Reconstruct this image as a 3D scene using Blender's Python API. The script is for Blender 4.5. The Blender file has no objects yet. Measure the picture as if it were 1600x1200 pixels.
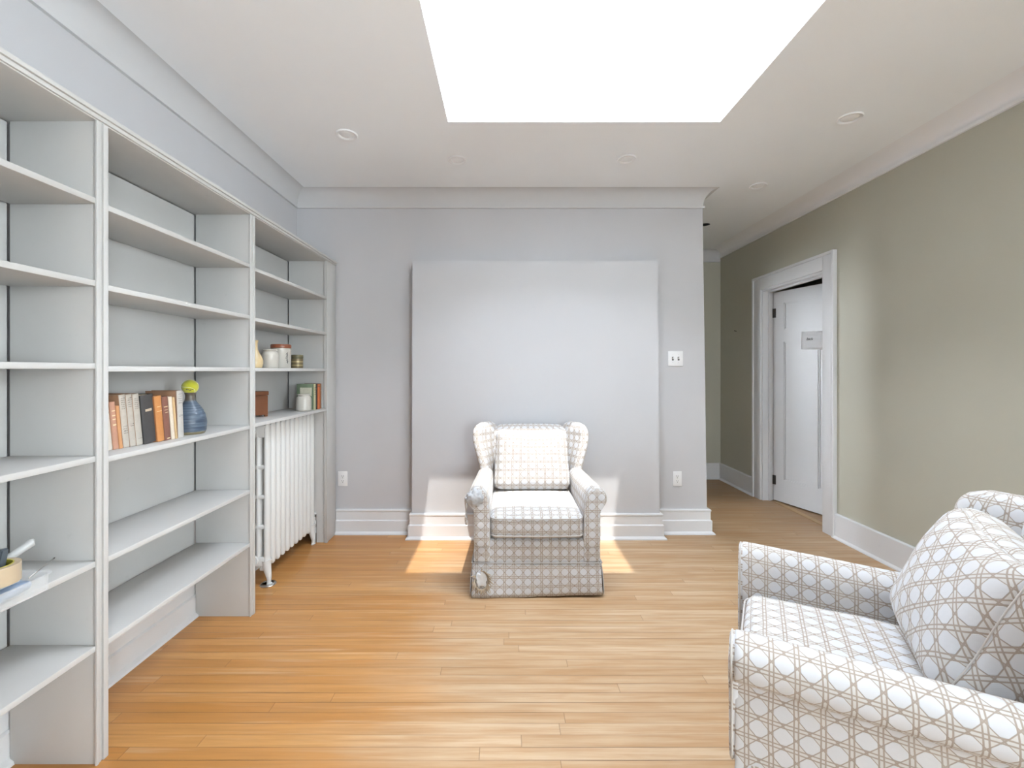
import bpy, bmesh, math, random
from mathutils import Vector, Matrix, noise
PI = math.pi
SC = bpy.context.scene
COL = SC.collection

# ---------------------------------------------------------------- camera
cam_d = bpy.data.cameras.new('camera'); cam = bpy.data.objects.new('camera', cam_d); COL.objects.link(cam)
cam_d.sensor_width = 36; cam_d.sensor_fit = 'HORIZONTAL'; cam_d.lens = 700/1600*36
cam_d.shift_x = 10/1600; cam_d.shift_y = -22/1600
cam_d.clip_start = 0.02
cam.location = (0, 0, 1.3); cam.rotation_euler = (PI/2, 0, 0)
SC.camera = cam
# ---------------------------------------------------------------- world, sun, exposure
w = bpy.data.worlds.new('world'); SC.world = w; w.use_nodes = True
wn = w.node_tree; bg = wn.nodes['Background']
bg.inputs['Color'].default_value = (0.87, 0.93, 1.0, 1); bg.inputs['Strength'].default_value = 8.5
sun_d = bpy.data.lights.new('sun', 'SUN'); sun_d.energy = 1.8; sun_d.angle = math.radians(0.6); sun_d.color = (1.0, 0.95, 0.87)
sun = bpy.data.objects.new('sun', sun_d); COL.objects.link(sun)
sdir = Vector((0.115, -0.395, 1.0)).normalized()          # towards the sun
sun.location = sdir*12
sun.rotation_euler = sdir.to_track_quat('Z', 'Y').to_euler()
def portal(name, loc, sx, sy, d):
    l = bpy.data.lights.new(name, 'AREA'); l.shape = 'RECTANGLE'; l.size = sx; l.size_y = sy
    l.cycles.is_portal = True
    o = bpy.data.objects.new(name, l); COL.objects.link(o); o.location = loc
    o.rotation_euler = Vector(d).to_track_quat('-Z', 'Y').to_euler()
SKX0, SKX1, SKY0, SKY1, SKZ = -0.33, 1.229, 1.477, 2.568, 3.5
portal('skylight_portal', ((SKX0+SKX1)/2, (SKY0+SKY1)/2, SKZ+.03), 1.56, 1.09, (0, 0, -1))
FILL_WINS = [(1.60, 2.25)]; RW0, RW1 = -1.45, -0.25; WZ0, WZ1, YF = 0.75, 2.35, -2.6  # rear window is unseen, added as fill daylight
for a, b in FILL_WINS:
    portal('window_portal', ((a+b)/2, YF-.14, (WZ0+WZ1)/2), b-a, WZ1-WZ0, (0, 1, 0))
portal('side_window_portal', (2.68, (RW0+RW1)/2, (WZ0+WZ1)/2), WZ1-WZ0, RW1-RW0, (-1, 0, 0))
portal('added_room_portal', (-.02, 4.975, 1.55), 1.1, .45, (1, 0, 0))  # portal of the unseen window added to light the hall
SC.view_settings.view_transform = 'Standard'; SC.view_settings.look = 'None'
SC.view_settings.gamma = 1.0; SC.view_settings.use_curve_mapping = False
SC.view_settings.exposure = 2.17
SC.cycles.max_bounces = 14; SC.cycles.diffuse_bounces = 8; SC.cycles.transparent_max_bounces = 16
SC.cycles.sample_clamp_indirect = 8.0
SC.cycles.use_denoising = True

# ---------------------------------------------------------------- node helpers
def newmat(name):
    m = bpy.data.materials.new(name); m.use_nodes = True
    return m, m.node_tree, m.node_tree.nodes['Principled BSDF']
class N:
    """small wrapper for math on sockets"""
    def __init__(s, nt): s.nt = nt
    def new(s, t, **k):
        n = s.nt.nodes.new(t)
        for a, b in k.items(): setattr(n, a, b)
        return n
    def m(s, op, a, b=None, c=None):
        n = s.new('ShaderNodeMath', operation=op)
        for i, v in enumerate((a, b, c)):
            if v is None: continue
            if isinstance(v, (int, float)): n.inputs[i].default_value = v
            else: s.nt.links.new(v, n.inputs[i])
        return n.outputs[0]
    def mix(s, f, a, b):
        n = s.new('ShaderNodeMix', data_type='RGBA')
        for i, v in ((0, f), (6, a), (7, b)):
            if isinstance(v, (int, float)): n.inputs[i].default_value = v
            elif isinstance(v, tuple): n.inputs[i].default_value = (*v[:3], 1)
            else: s.nt.links.new(v, n.inputs[i])
        return n.outputs[2]
    def step(s, x, lo, hi):          # smooth 0..1
        n = s.new('ShaderNodeMapRange', interpolation_type='SMOOTHSTEP')
        s.nt.links.new(x, n.inputs[0]); n.inputs[1].default_value = lo; n.inputs[2].default_value = hi
        return n.outputs[0]
    def noise(s, vec, scale, detail=3, rough=.5, dim='3D'):
        n = s.new('ShaderNodeTexNoise', noise_dimensions=dim); n.inputs['Scale'].default_value = scale
        n.inputs['Detail'].default_value = detail; n.inputs['Roughness'].default_value = rough
        if vec is not None: s.nt.links.new(vec, n.inputs['Vector'])
        return n.outputs['Fac']
    def comb(s, x, y, z=0.0):
        n = s.new('ShaderNodeCombineXYZ')
        for i, v in enumerate((x, y, z)):
            if isinstance(v, (int, float)): n.inputs[i].default_value = v
            else: s.nt.links.new(v, n.inputs[i])
        return n.outputs[0]
    def bump(s, h, strength, dist, bsdf):
        n = s.new('ShaderNodeBump'); n.inputs['Strength'].default_value = strength; n.inputs['Distance'].default_value = dist
        s.nt.links.new(h, n.inputs['Height']); s.nt.links.new(n.outputs[0], bsdf.inputs['Normal'])
def srgb(r, g, b):
    f = lambda c: (c/255/12.92) if c/255 <= .04045 else ((c/255+.055)/1.055)**2.4
    return (f(r), f(g), f(b))

def paint(name, col, rough=.55, mottled=.03, bump=.15, scale=3.0, spots=0.0):
    m, nt, b = newmat(name); q = N(nt)
    tc = q.new('ShaderNodeTexCoord').outputs['Object']
    f = q.noise(tc, scale, 4)
    dark = tuple(c*(1-mottled*2) for c in col); lite = tuple(min(1, c*(1+mottled)) for c in col)
    c = q.mix(f, dark, lite)
    if spots:
        s = q.step(q.noise(tc, 14, 2, .6), .70, .76)
        c = q.mix(q.m('MULTIPLY', s, spots), c, tuple(x*.6 for x in col))
    nt.links.new(c, b.inputs['Base Color']); b.inputs['Roughness'].default_value = rough
    b.inputs['Specular IOR Level'].default_value = .35
    q.bump(q.noise(tc, 220, 2), bump, .0006, b)
    return m
def plain(name, col, rough=.5, metal=0.0, **kw):
    m, nt, b = newmat(name); q = N(nt)
    tc = q.new('ShaderNodeTexCoord').outputs['Object']
    v = kw.get('var', .08)
    c = q.mix(q.noise(tc, kw.get('scale', 30), 4), tuple(x*(1-v) for x in col), tuple(min(1, x*(1+v)) for x in col))
    nt.links.new(c, b.inputs['Base Color']); b.inputs['Roughness'].default_value = rough; b.inputs['Metallic'].default_value = metal
    if kw.get('trans'):
        b.inputs['Transmission Weight'].default_value = kw['trans']; b.inputs['IOR'].default_value = 1.2
    return m

M = {}
M['wall'] = paint('grey_wall_paint', (.525, .525, .545), .6, .02)
M['panel'] = paint('panel_paint', (.54, .543, .563), .55, .015)
M['ceiling'] = paint('ceiling_paint', (.885, .91, .94), .7, .012)
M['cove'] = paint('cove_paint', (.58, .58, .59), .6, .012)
M['cove_right'] = paint('cove_paint_lit', (.84, .84, .86), .6, .012)  # same cove, lightened: the right side's brighter light is put into the colour
M['trim'] = paint('white_trim_paint', (.69, .695, .71), .38, .02, spots=.10)
M['shaft'] = paint('skylight_shaft_paint', (.84, .84, .83), .6, .01)
M['green'] = paint('sage_beige_paint', (.485, .475, .40), .5, .02)
M['shelf'] = paint('white_shelf_paint', (.52, .515, .505), .42, .035, .2, 5.0, spots=.12)
M['radiator'] = paint('radiator_enamel', (.66, .66, .65), .35, .02, .3)
M['ring'] = plain('lamp_ring', (.83, .84, .86), .5, var=.01)
M['door'] = paint('door_paint', (.70, .71, .73), .4, .02)
M['piping'] = plain('piping_cloth', (.50, .475, .45), .85, scale=80, var=.12)
M['plate'] = plain('white_plastic', (.76, .76, .77), .35, var=.01)
M['dark'] = plain('dark_slot', (.03, .03, .03), .6)
M['black'] = plain('black_metal', (.04, .035, .03), .45)
M['chrome'] = plain('worn_steel', (.55, .54, .52), .3, 1.0)
M['paper'] = plain('note_paper', (.92, .92, .92), .7, var=.01)
M['ink'] = plain('ink', (.05, .05, .06), .7)
M['asphalt'] = plain('outdoor_ground', (.35, .36, .33), .9)
M['lightlens'] = plain('lamp_lens', (.86, .87, .885), .3, var=.01)
M['lining'] = plain('white_lining', (.70, .72, .74), .8, scale=60, var=.12)

# hardwood strip floor: courses run along X
def floor_mat():
    m, nt, b = newmat('maple_strip_floor'); q = N(nt); L = nt.links
    geo = q.new('ShaderNodeNewGeometry').outputs['Position']
    s = q.new('ShaderNodeSeparateXYZ'); L.new(geo, s.inputs[0]); X, Y = s.outputs[0], s.outputs[1]
    W = .052
    r = q.m('DIVIDE', q.m('ADD', Y, 10.0), W); row = q.m('FLOOR', r); fr = q.m('FRACT', r)
    wn_ = q.new('ShaderNodeTexWhiteNoise', noise_dimensions='1D'); L.new(row, wn_.inputs['W'])
    off = q.m('MULTIPLY', wn_.outputs['Value'], 7.3)
    bl = q.m('ADD', q.m('MULTIPLY', wn_.outputs['Value'], 1.3), 1.1)
    u = q.m('DIVIDE', q.m('ADD', q.m('ADD', X, 20.0), off), bl); bi = q.m('FLOOR', u); fu = q.m('FRACT', u)
    w2 = q.new('ShaderNodeTexWhiteNoise', noise_dimensions='2D'); L.new(q.comb(row, bi), w2.inputs['Vector'])
    rnd = w2.outputs['Value']
    # grain
    gv = q.comb(q.m('ADD', q.m('MULTIPLY', X, 2.2), q.m('MULTIPLY', rnd, 40)), q.m('MULTIPLY', Y, 38), q.m('MULTIPLY', rnd, 9))
    g1 = q.noise(gv, 1.0, 5, .6)
    gv2 = q.comb(q.m('ADD', q.m('MULTIPLY', X, 5), q.m('MULTIPLY', rnd, 17)), q.m('MULTIPLY', Y, 160), rnd)
    g2 = q.noise(gv2, 1.0, 3, .6)
    # worn-away amber finish: full colour along the left, thin and pale in the middle of the room
    big = q.noise(geo, .9, 3, .6)
    wx = q.m('ADD', X, q.m('MULTIPLY', q.m('SUBTRACT', big, .5), 1.6))
    worn = q.step(wx, -1.25, .35)
    streak = q.m('MULTIPLY', q.m('SUBTRACT', q.noise(q.comb(q.m('MULTIPLY', X, 1.1), q.m('MULTIPLY', Y, 9), 3.0), 1.0, 4, .6), .5), .9)
    worn = q.step(q.m('ADD', worn, streak), .1, .9)
    amber = q.mix(rnd, (.47, .205, .054), (.565, .29, .10))
    pale = q.mix(rnd, (.48, .325, .19), (.57, .42, .275))
    c = q.mix(worn, amber, pale)
    # darker grey-brown towards the hallway
    hall = q.m('MULTIPLY', q.step(Y, 3.0, 3.9), q.step(X, .9, 1.6))
    c = q.mix(q.m('MULTIPLY', hall, .75), c, (.30, .195, .105))
    gg = q.step(g1, .30, .68)
    c = q.mix(q.m('MULTIPLY', q.m('SUBTRACT', 1.0, gg), .55), c, (.36, .17, .05))
    c = q.mix(q.m('MULTIPLY', q.step(g2, .52, .75), .20), c, (.33, .18, .08))
    blot = q.step(q.noise(q.comb(q.m('MULTIPLY', X, 1.6), q.m('MULTIPLY', Y, 5), 8.0), 1.0, 4, .65), .56, .72)
    c = q.mix(q.m('MULTIPLY', blot, .34), c, (.38, .20, .08))
    st3 = q.step(q.noise(q.comb(q.m('ADD', q.m('MULTIPLY', X, 1.4), q.m('MULTIPLY', rnd, 23)), q.m('MULTIPLY', Y, 62), 5.0), 1.0, 4, .7), .56, .66)
    c = q.mix(q.m('MULTIPLY', st3, .30), c, (.30, .15, .055))
    pl3 = q.step(q.noise(q.comb(q.m('ADD', q.m('MULTIPLY', X, 1.0), q.m('MULTIPLY', rnd, 31)), q.m('MULTIPLY', Y, 24), 11.0), 1.0, 4, .6), .54, .70)
    c = q.mix(q.m('MULTIPLY', pl3, .30), c, (.66, .51, .35))
    # gaps
    e = q.m('MINIMUM', fr, q.m('SUBTRACT', 1.0, fr))
    gapn = q.step(q.noise(q.comb(q.m('MULTIPLY', X, 1.3), q.m('MULTIPLY', row, 3.7)), 1.0, 3), .42, .68)
    gap = q.m('MULTIPLY', q.m('SUBTRACT', 1.0, q.step(e, .012, .045)), q.m('ADD', .16, q.m('MULTIPLY', gapn, .75)))
    eu = q.m('MULTIPLY', q.m('MINIMUM', fu, q.m('SUBTRACT', 1.0, fu)), bl)
    gu = q.m('MULTIPLY', q.m('SUBTRACT', 1.0, q.step(eu, .0005, .0020)), .5)
    gp = q.m('MAXIMUM', gap, gu)
    c = q.mix(gp, c, (.10, .05, .02))
    L.new(c, b.inputs['Base Color'])
    rr = q.m('ADD', .30, q.m('MULTIPLY', worn, .16)); L.new(rr, b.inputs['Roughness'])
    b.inputs['Specular IOR Level'].default_value = .45
    q.bump(q.m('SUBTRACT', q.m('MULTIPLY', g2, .25), gp), .35, .0012, b)
    return m
M['floor'] = floor_mat()

# caned-lattice print upholstery, drawn in UV metres
def fabric(name, rot=0.0, pitch=.053, seed=0.0):
    m, nt, b = newmat(name); q = N(nt); L = nt.links
    uv = q.new('ShaderNodeTexCoord').outputs['UV']
    mp = q.new('ShaderNodeMapping'); mp.inputs['Rotation'].default_value = (0, 0, rot)
    mp.inputs['Scale'].default_value = (1/pitch, 1/pitch, 1); L.new(uv, mp.inputs['Vector'])
    obj = q.new('ShaderNodeTexCoord').outputs['Object']
    s = q.new('ShaderNodeSeparateXYZ'); L.new(mp.outputs[0], s.inputs[0])
    n1 = q.m('MULTIPLY', q.m('SUBTRACT', q.noise(obj, 9, 2), .5), .10)
    u = q.m('ADD', s.outputs[0], n1); v = q.m('SUBTRACT', s.outputs[1], n1)
    def cen(x): return q.m('SUBTRACT', q.m('FRACT', q.m('ADD', x, 50.5)), .5)   # distance from hole centre
    cu, cv = cen(u), cen(v); au, av = q.m('ABSOLUTE', cu), q.m('ABSOLUTE', cv)
    lu = q.m('ABSOLUTE', q.m('SUBTRACT', au, .415)); lv = q.m('ABSOLUTE', q.m('SUBTRACT', av, .415))
    ds = q.m('MULTIPLY', q.m('SUBTRACT', .5, q.m('ABSOLUTE', cen(q.m('ADD', u, v)))), .707)
    dd = q.m('MULTIPLY', q.m('SUBTRACT', .5, q.m('ABSOLUTE', cen(q.m('SUBTRACT', u, v)))), .707)
    d = q.m('MINIMUM', q.m('MINIMUM', lu, lv), q.m('MINIMUM', ds, dd))
    line = q.m('SUBTRACT', 1.0, q.step(d, .020, .042))
    hole = q.m('MAXIMUM', q.m('MAXIMUM', au, av), q.m('MULTIPLY', q.m('ADD', au, av), .76))
    blob = q.m('SUBTRACT', 1.0, q.step(hole, .355, .385))
    ground = (.555, .54, .52)
    c = q.mix(blob, ground, (.575, .58, .60))
    c = q.mix(q.m('MULTIPLY', q.m('MULTIPLY', line, q.m('SUBTRACT', 1.0, blob)), .85), c, (.30, .235, .19))
    wear = q.noise(obj, 6, 4, .6)
    c = q.mix(q.m('MULTIPLY', q.step(wear, .52, .72), .22), c, (.60, .545, .46))
    L.new(c, b.inputs['Base Color']); b.inputs['Roughness'].default_value = .85
    b.inputs['Specular IOR Level'].default_value = .2
    b.inputs['Sheen Weight'].default_value = .15
    quilt = q.m('ADD', q.m('MULTIPLY', blob, .5), q.m('MULTIPLY', q.noise(obj, 16, 3), 1.2))
    q.bump(quilt, .45, .004, b)
    return m
M['fabric'] = fabric('cane_print_upholstery')
M['fabric45'] = fabric('cane_print_upholstery_bias', PI/4+.05, .060)

# ---------------------------------------------------------------- mesh helpers
def link(name, bm, mat, parent=None, smooth=False, auto=None):
    me = bpy.data.meshes.new(name); bm.normal_update(); bm.to_mesh(me); bm.free()
    if smooth:
        for p in me.polygons: p.use_smooth = True
    if auto is not None:
        for p in me.polygons: p.use_smooth = True
        me.set_sharp_from_angle(angle=math.radians(auto))
    mats = mat if isinstance(mat, (list, tuple)) else [mat]
    for x in mats: me.materials.append(x)
    o = bpy.data.objects.new(name, me); COL.objects.link(o)
    if parent is not None: o.parent = parent
    return o
def tag(o, label=None, cat=None, group=None, kind=None):
    if label: o['label'] = label
    if cat: o['category'] = cat
    if group: o['group'] = group
    if kind: o['kind'] = kind
    return o
def empty(name, loc=(0, 0, 0), rz=0.0):
    o = bpy.data.objects.new(name, None); o.empty_display_size = .05; COL.objects.link(o)
    o.location = loc; o.rotation_euler = (0, 0, rz); return o
def BM(): return bmesh.new()
def box(bm, x0, x1, y0, y1, z0, z1, mi=0, bev=0.0, mat=None):
    vs = [bm.verts.new(p) for p in ((x0,y0,z0),(x1,y0,z0),(x1,y1,z0),(x0,y1,z0),(x0,y0,z1),(x1,y0,z1),(x1,y1,z1),(x0,y1,z1))]
    fs = [bm.faces.new([vs[i] for i in f]) for f in ((0,3,2,1),(4,5,6,7),(0,1,5,4),(1,2,6,5),(2,3,7,6),(3,0,4,7))]
    for f in fs: f.material_index = mi
    if bev:
        es = list({e for f in fs for e in f.edges})
        r = bmesh.ops.bevel(bm, geom=es, offset=bev, segments=2, affect='EDGES', profile=.5)
        vs = list({v for f in r['faces'] for v in f.verts} | {v for v in vs if v.is_valid})
    if mat is not None:
        for v in vs:
            if v.is_valid: v.co = mat @ v.co
    return vs
def hexa(bm, pts, mi=0):
    vs = [bm.verts.new(p) for p in pts]
    for f in ((0,3,2,1),(4,5,6,7),(0,1,5,4),(1,2,6,5),(2,3,7,6),(3,0,4,7)):
        bm.faces.new([vs[i] for i in f]).material_index = mi
def prism_y(bm, prof, y0, y1, mi=0):     # prof: list of (x,z), extruded along y
    a = [bm.verts.new((x, y0, z)) for x, z in prof]; b = [bm.verts.new((x, y1, z)) for x, z in prof]
    n = len(prof)
    for i in range(n): bm.faces.new((a[i], a[(i+1)%n], b[(i+1)%n], b[i])).material_index = mi
    bm.faces.new(list(reversed(a))); bm.faces.new(b)
    bmesh.ops.recalc_face_normals(bm, faces=bm.faces)
def lathe(bm, prof, c=(0,0,0), seg=40, mi=0, sx=1, sy=1):
    rings = []
    for r, z in prof:
        if r < 1e-6: rings.append([bm.verts.new((c[0], c[1], c[2]+z))])
        else: rings.append([bm.verts.new((c[0]+sx*r*math.cos(2*PI*i/seg), c[1]+sy*r*math.sin(2*PI*i/seg), c[2]+z)) for i in range(seg)])
    for a, b in zip(rings, rings[1:]):
        for i in range(seg):
            j = (i+1) % seg
            if len(a) == 1 and len(b) == 1: continue
            if len(a) == 1: f = (a[0], b[i], b[j])
            elif len(b) == 1: f = (a[i], a[j], b[0])
            else: f = (a[i], a[j], b[j], b[i])
            bm.faces.new(f).material_index = mi
    bmesh.ops.recalc_face_normals(bm, faces=bm.faces)
def tube(bm, pts, r, seg=10, mi=0, caps=True, closed=False):
    pts = [Vector(p) for p in pts]; n = len(pts); rs = r if isinstance(r, (list, tuple)) else [r]*n
    rings = []; up = Vector((0, 0, 1)); prev = None
    for i, p in enumerate(pts):
        if closed: t = (pts[(i+1) % n]-pts[i-1]).normalized()
        else: t = (pts[min(i+1, n-1)]-pts[max(i-1, 0)]).normalized()
        if prev is None:
            a = up if abs(t.z) < .9 else Vector((1, 0, 0)); u = t.cross(a).normalized()
        else: u = (prev - t*prev.dot(t)).normalized()
        prev = u; v = t.cross(u)
        rings.append([bm.verts.new(p + (u*math.cos(2*PI*k/seg)+v*math.sin(2*PI*k/seg))*rs[i]) for k in range(seg)])
    m = n if closed else n-1
    for i in range(m):
        a, b = rings[i], rings[(i+1) % n]
        for k in range(seg):
            bm.faces.new((a[k], a[(k+1) % seg], b[(k+1) % seg], b[k])).material_index = mi
    if caps and not closed:
        bm.faces.new(list(reversed(rings[0]))); bm.faces.new(rings[-1])
    bmesh.ops.recalc_face_normals(bm, faces=bm.faces)
def smoothpath(pts, n=6, closed=False):
    P = [Vector(p) for p in pts]; out = []; N_ = len(P); rng = N_ if closed else N_-1
    for i in range(rng):
        p0 = P[(i-1) % N_] if (closed or i > 0) else P[0]; p1 = P[i % N_]; p2 = P[(i+1) % N_]
        p3 = P[(i+2) % N_] if (closed or i+2 < N_) else P[-1]
        for k in range(n):
            t = k/n
            out.append(.5*((2*p1)+(-p0+p2)*t+(2*p0-5*p1+4*p2-p3)*t*t+(-p0+3*p1-3*p2+p3)*t**3))
    if not closed: out.append(P[-1])
    return out
def loft(bm, loops, mi=0, caps=(True, True), uoff=0.0, planar=False):
    """closed loops of equal count; UVs in metres"""
    uvl = bm.loops.layers.uv.verify()
    V = [[bm.verts.new(p) for p in lp] for lp in loops]; n = len(loops[0])
    ref = max(range(len(loops)), key=lambda i: sum((Vector(loops[i][k])-Vector(loops[i][k-1])).length for k in range(n)))
    us = [0.0]
    for k in range(n): us.append(us[-1]+(Vector(loops[ref][(k+1) % n])-Vector(loops[ref][k])).length)
    vs = [0.0]
    for i in range(1, len(loops)):
        vs.append(vs[-1]+sum((Vector(loops[i][k])-Vector(loops[i-1][k])).length for k in range(n))/n)
    for i in range(len(loops)-1):
        for k in range(n):
            k2 = (k+1) % n
            f = bm.faces.new((V[i][k], V[i][k2], V[i+1][k2], V[i+1][k])); f.material_index = mi; f.smooth = True
            for lp, (a, b) in zip(f.loops, ((k, i), (k+1, i), (k+1, i+1), (k, i+1))): lp[uvl].uv = (us[a]+uoff, vs[b])
    for which, idx in ((0, 0), (1, -1)):
        if caps[which]:
            f = bm.faces.new(V[idx] if which else list(reversed(V[idx]))); f.smooth = True
            f.normal_update(); nn = f.normal
            ax = max(range(3), key=lambda a: abs(nn[a]))
            for lp in f.loops:
                c = lp.vert.co; lp[uvl].uv = ((c.y, c.z), (c.x, c.z), (c.x, c.y))[ax]
    if planar:
        for f in bm.faces:
            for lp in f.loops: lp[uvl].uv = (lp.vert.co.x+.004, lp.vert.co.z+.01)
    bmesh.ops.recalc_face_normals(bm, faces=bm.faces)
def puff(bm, half, r, bulge, n=14, warp=None, mat=None, mi=0):
    """upholstered cushion: rounded box with bulging faces, per-face UV in metres"""
    uvl = bm.loops.layers.uv.verify(); H = Vector(half); vs_all = []
    def P(p):
        q_ = Vector((p[0]*H.x, p[1]*H.y, p[2]*H.z)); inn = Vector([max(-(H[i]-r), min(H[i]-r, q_[i])) for i in range(3)])
        d = q_-inn; res = inn + (d.normalized()*r if d.length > 1e-9 else d)
        for i in range(3):
            a, b = [p[j] for j in range(3) if j != i]
            w_ = (1-min(1, a*a))*(1-min(1, b*b)) if True else 0
            res[i] += bulge[i]*p[i]*(max(0, w_)**.7)
        if warp: res = warp(res, p)
        return mat @ res if mat is not None else res
    ts = [math.sin((i/n-.5)*PI) for i in range(n+1)]
    for ax in range(3):
        o = [j for j in range(3) if j != ax]
        for sg in (-1, 1):
            g = []
            for a in ts:
                row = []
                for b in ts:
                    p = [0, 0, 0]; p[ax] = sg; p[o[0]] = a; p[o[1]] = b
                    v = bm.verts.new(P(p)); row.append((v, (a*H[o[0]], b*H[o[1]]))); vs_all.append(v)
                g.append(row)
            for i in range(n):
                for j in range(n):
                    c = [g[i][j], g[i+1][j], g[i+1][j+1], g[i][j+1]]
                    if (sg > 0) == (ax == 1): c.reverse()
                    f = bm.faces.new([x[0] for x in c]); f.smooth = True; f.material_index = mi
                    for lp, x in zip(f.loops, c): lp[uvl].uv = x[1]
    bmesh.ops.remove_doubles(bm, verts=vs_all, dist=1e-5)
    bmesh.ops.recalc_face_normals(bm, faces=bm.faces)
    return P

def sweep(name, path, prof, segs=None, mat=None, closed_path=False, base=1):
    """mitred molding along a wall line; the room lies on the RIGHT of the walking direction when side=+1"""
    P = [Vector(p) for p in path]; out = []
    nrm = []
    for i in range(len(P)-1):
        d = (P[i+1]-P[i]).normalized(); nrm.append(Vector((d.y, -d.x)))
    def off(i, s, o):       # offset point at path vertex i seen from segment s
        if 0 < i < len(P)-1:
            a, b = nrm[i-1], nrm[i]; m = (a+b); m = m/ (m.dot(a)); return P[i]+m*o
        return P[i]+nrm[s]*o
    for s in range(len(P)-1):
        if segs is not None and s not in segs: continue
        bm = BM()
        A = [bm.verts.new((*off(s, s, o), z)) for o, z in prof]; B = [bm.verts.new((*off(s+1, s, o), z)) for o, z in prof]
        n = len(prof)
        for k in range(n): bm.faces.new((A[k], A[(k+1) % n], B[(k+1) % n], B[k]))
        bm.faces.new(A); bm.faces.new(list(reversed(B)))
        bmesh.ops.recalc_face_normals(bm, faces=bm.faces)
        o = link('%s_%d' % (name, base+len(out)), bm, mat, auto=35); tag(o, kind='structure'); out.append(o)
    return out

# ================================================================ THE ROOM
XL, XR, YE, YH, HC = -1.663, 2.566, 3.57, 5.35, 2.72
XC_T, XC_B = 1.566, 1.607              # out-of-plumb free corner of the end wall
DY0, DY1, DZ = 3.60, 4.48, 2.10        # doorway in the right wall
bm = BM(); box(bm, -1.9, 4.2, -2.9, 5.7, -.12, 0.0); tag(link('floor', bm, M['floor']), kind='structure')
bm = BM(); box(bm, XL-.14, XL, YF-.14, YE+.14, 0, 2.85); tag(link('wall_left', bm, M['wall']), kind='structure')
bm = BM()
hexa(bm, [(XL-.14, YE, 0), (XC_B, YE, 0), (XC_B, YE+.14, 0), (XL-.14, YE+.14, 0), (XL-.14, YE, 2.85), (XC_T, YE, 2.85), (XC_T, YE+.14, 2.85), (XL-.14, YE+.14, 2.85)])
tag(link('wall_back', bm, M['wall']), kind='structure')
bm = BM()
def hallwall(y0, y1, z0, z1):
    xa, xb = XC_B+(XC_T-XC_B)*z0/2.85, XC_B+(XC_T-XC_B)*z1/2.85
    hexa(bm, [(xa-.14, y0, z0), (xa, y0, z0), (xa, y1, z0), (xa-.14, y1, z0), (xb-.14, y0, z1), (xb, y0, z1), (xb, y1, z1), (xb-.14, y1, z1)])
HY0, HY1 = YE+.25, YE+1.05
hallwall(YE+.14, HY0, 0, 2.85); hallwall(HY1, YH+.14, 0, 2.85); hallwall(HY0, HY1, 1.92, 2.85)
tag(link('wall_hall_left', bm, M['green']), kind='structure')
bm = BM(); box(bm, XC_T-.1, 4.2, YH, YH+.14, 0, 2.85); tag(link('wall_hall_end', bm, M['green']), kind='structure')
bm = BM()
box(bm, XR, XR+.12, YF-.14, RW0, 0, 2.85); box(bm, XR, XR+.12, RW1, DY0, 0, 2.85); box(bm, XR, XR+.12, RW0, RW1, 0, WZ0); box(bm, XR, XR+.12, RW0, RW1, WZ1, 2.85); box(bm, XR, XR+.12, DY1, YH, 0, 2.85); box(bm, XR, XR+.12, DY0, DY1, DZ, 2.85)
tag(link('wall_right', bm, M['green']), kind='structure')
# dark room behind the ajar door
bm = BM(); box(bm, XR+1.4, XR+1.5, 2.6, YH, 0, 2.85); tag(link('wall_closet_right', bm, M['green']), kind='structure')
bm = BM(); box(bm, XR+.12, XR+1.5, 2.5, 2.6, 0, 2.85); tag(link('wall_closet_front', bm, M['green']), kind='structure')
# wall behind the camera; its unseen window is added to lift the room light
bm = BM(); xs = [XL] + [v for p in FILL_WINS for v in p] + [XR]
for i in range(0, len(xs), 2): box(bm, xs[i], xs[i+1], YF-.14, YF, 0, 2.85)
for a, b in FILL_WINS: box(bm, a, b, YF-.14, YF, 0, WZ0); box(bm, a, b, YF-.14, YF, WZ1, 2.85)
tag(link('wall_front', bm, M['wall']), kind='structure')
def glass(tint=(.96, .98, .97), nm='window_glass'):
    m, nt, b = newmat(nm); q = N(nt)
    tr = q.new('ShaderNodeBsdfTransparent'); tr.inputs[0].default_value = (*tint, 1)
    gl = q.new('ShaderNodeBsdfGlossy'); gl.inputs['Roughness'].default_value = .02
    fr = q.new('ShaderNodeFresnel'); fr.inputs[0].default_value = 1.3
    mx = q.new('ShaderNodeMixShader'); nt.links.new(fr.outputs[0], mx.inputs[0])
    nt.links.new(tr.outputs[0], mx.inputs[1]); nt.links.new(gl.outputs[0], mx.inputs[2])
    nt.links.new(mx.outputs[0], nt.nodes['Material Output'].inputs['Surface']); return m
M['glass'] = glass(); M['skyglass'] = glass((.80, .81, .82), 'dimming_skylight_glass')  # skylight tint is added to cut the daylight through the unseen pane
for k, (a, b, c_, r_z) in enumerate([(RW0, RW1, (XR+.06, (RW0+RW1)/2), PI/2), (FILL_WINS[0][0], FILL_WINS[0][1], ((FILL_WINS[0][0]+FILL_WINS[0][1])/2, YF-.07), 0)]):  # second entry is the added rear fill window
    e = empty('window_%d' % (k+2), (*c_, WZ0), r_z); tag(e, kind='structure')
    hw, hh = (b-a)/2, WZ1-WZ0; bm = BM()
    box(bm, -hw, -hw+.05, -.03, .03, 0, hh); box(bm, hw-.05, hw, -.03, .03, 0, hh)
    box(bm, -hw+.05, hw-.05, -.03, .03, 0, .05); box(bm, -hw+.05, hw-.05, -.03, .03, hh-.05, hh); box(bm, -hw+.05, hw-.05, -.025, .025, hh/2-.02, hh/2+.02)
    link('window_frame', bm, M['trim'], e)
    bm = BM(); box(bm, -hw+.05, hw-.05, -.003, .003, .05, hh-.05); link('window_pane', bm, M['glass'], e)

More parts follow.
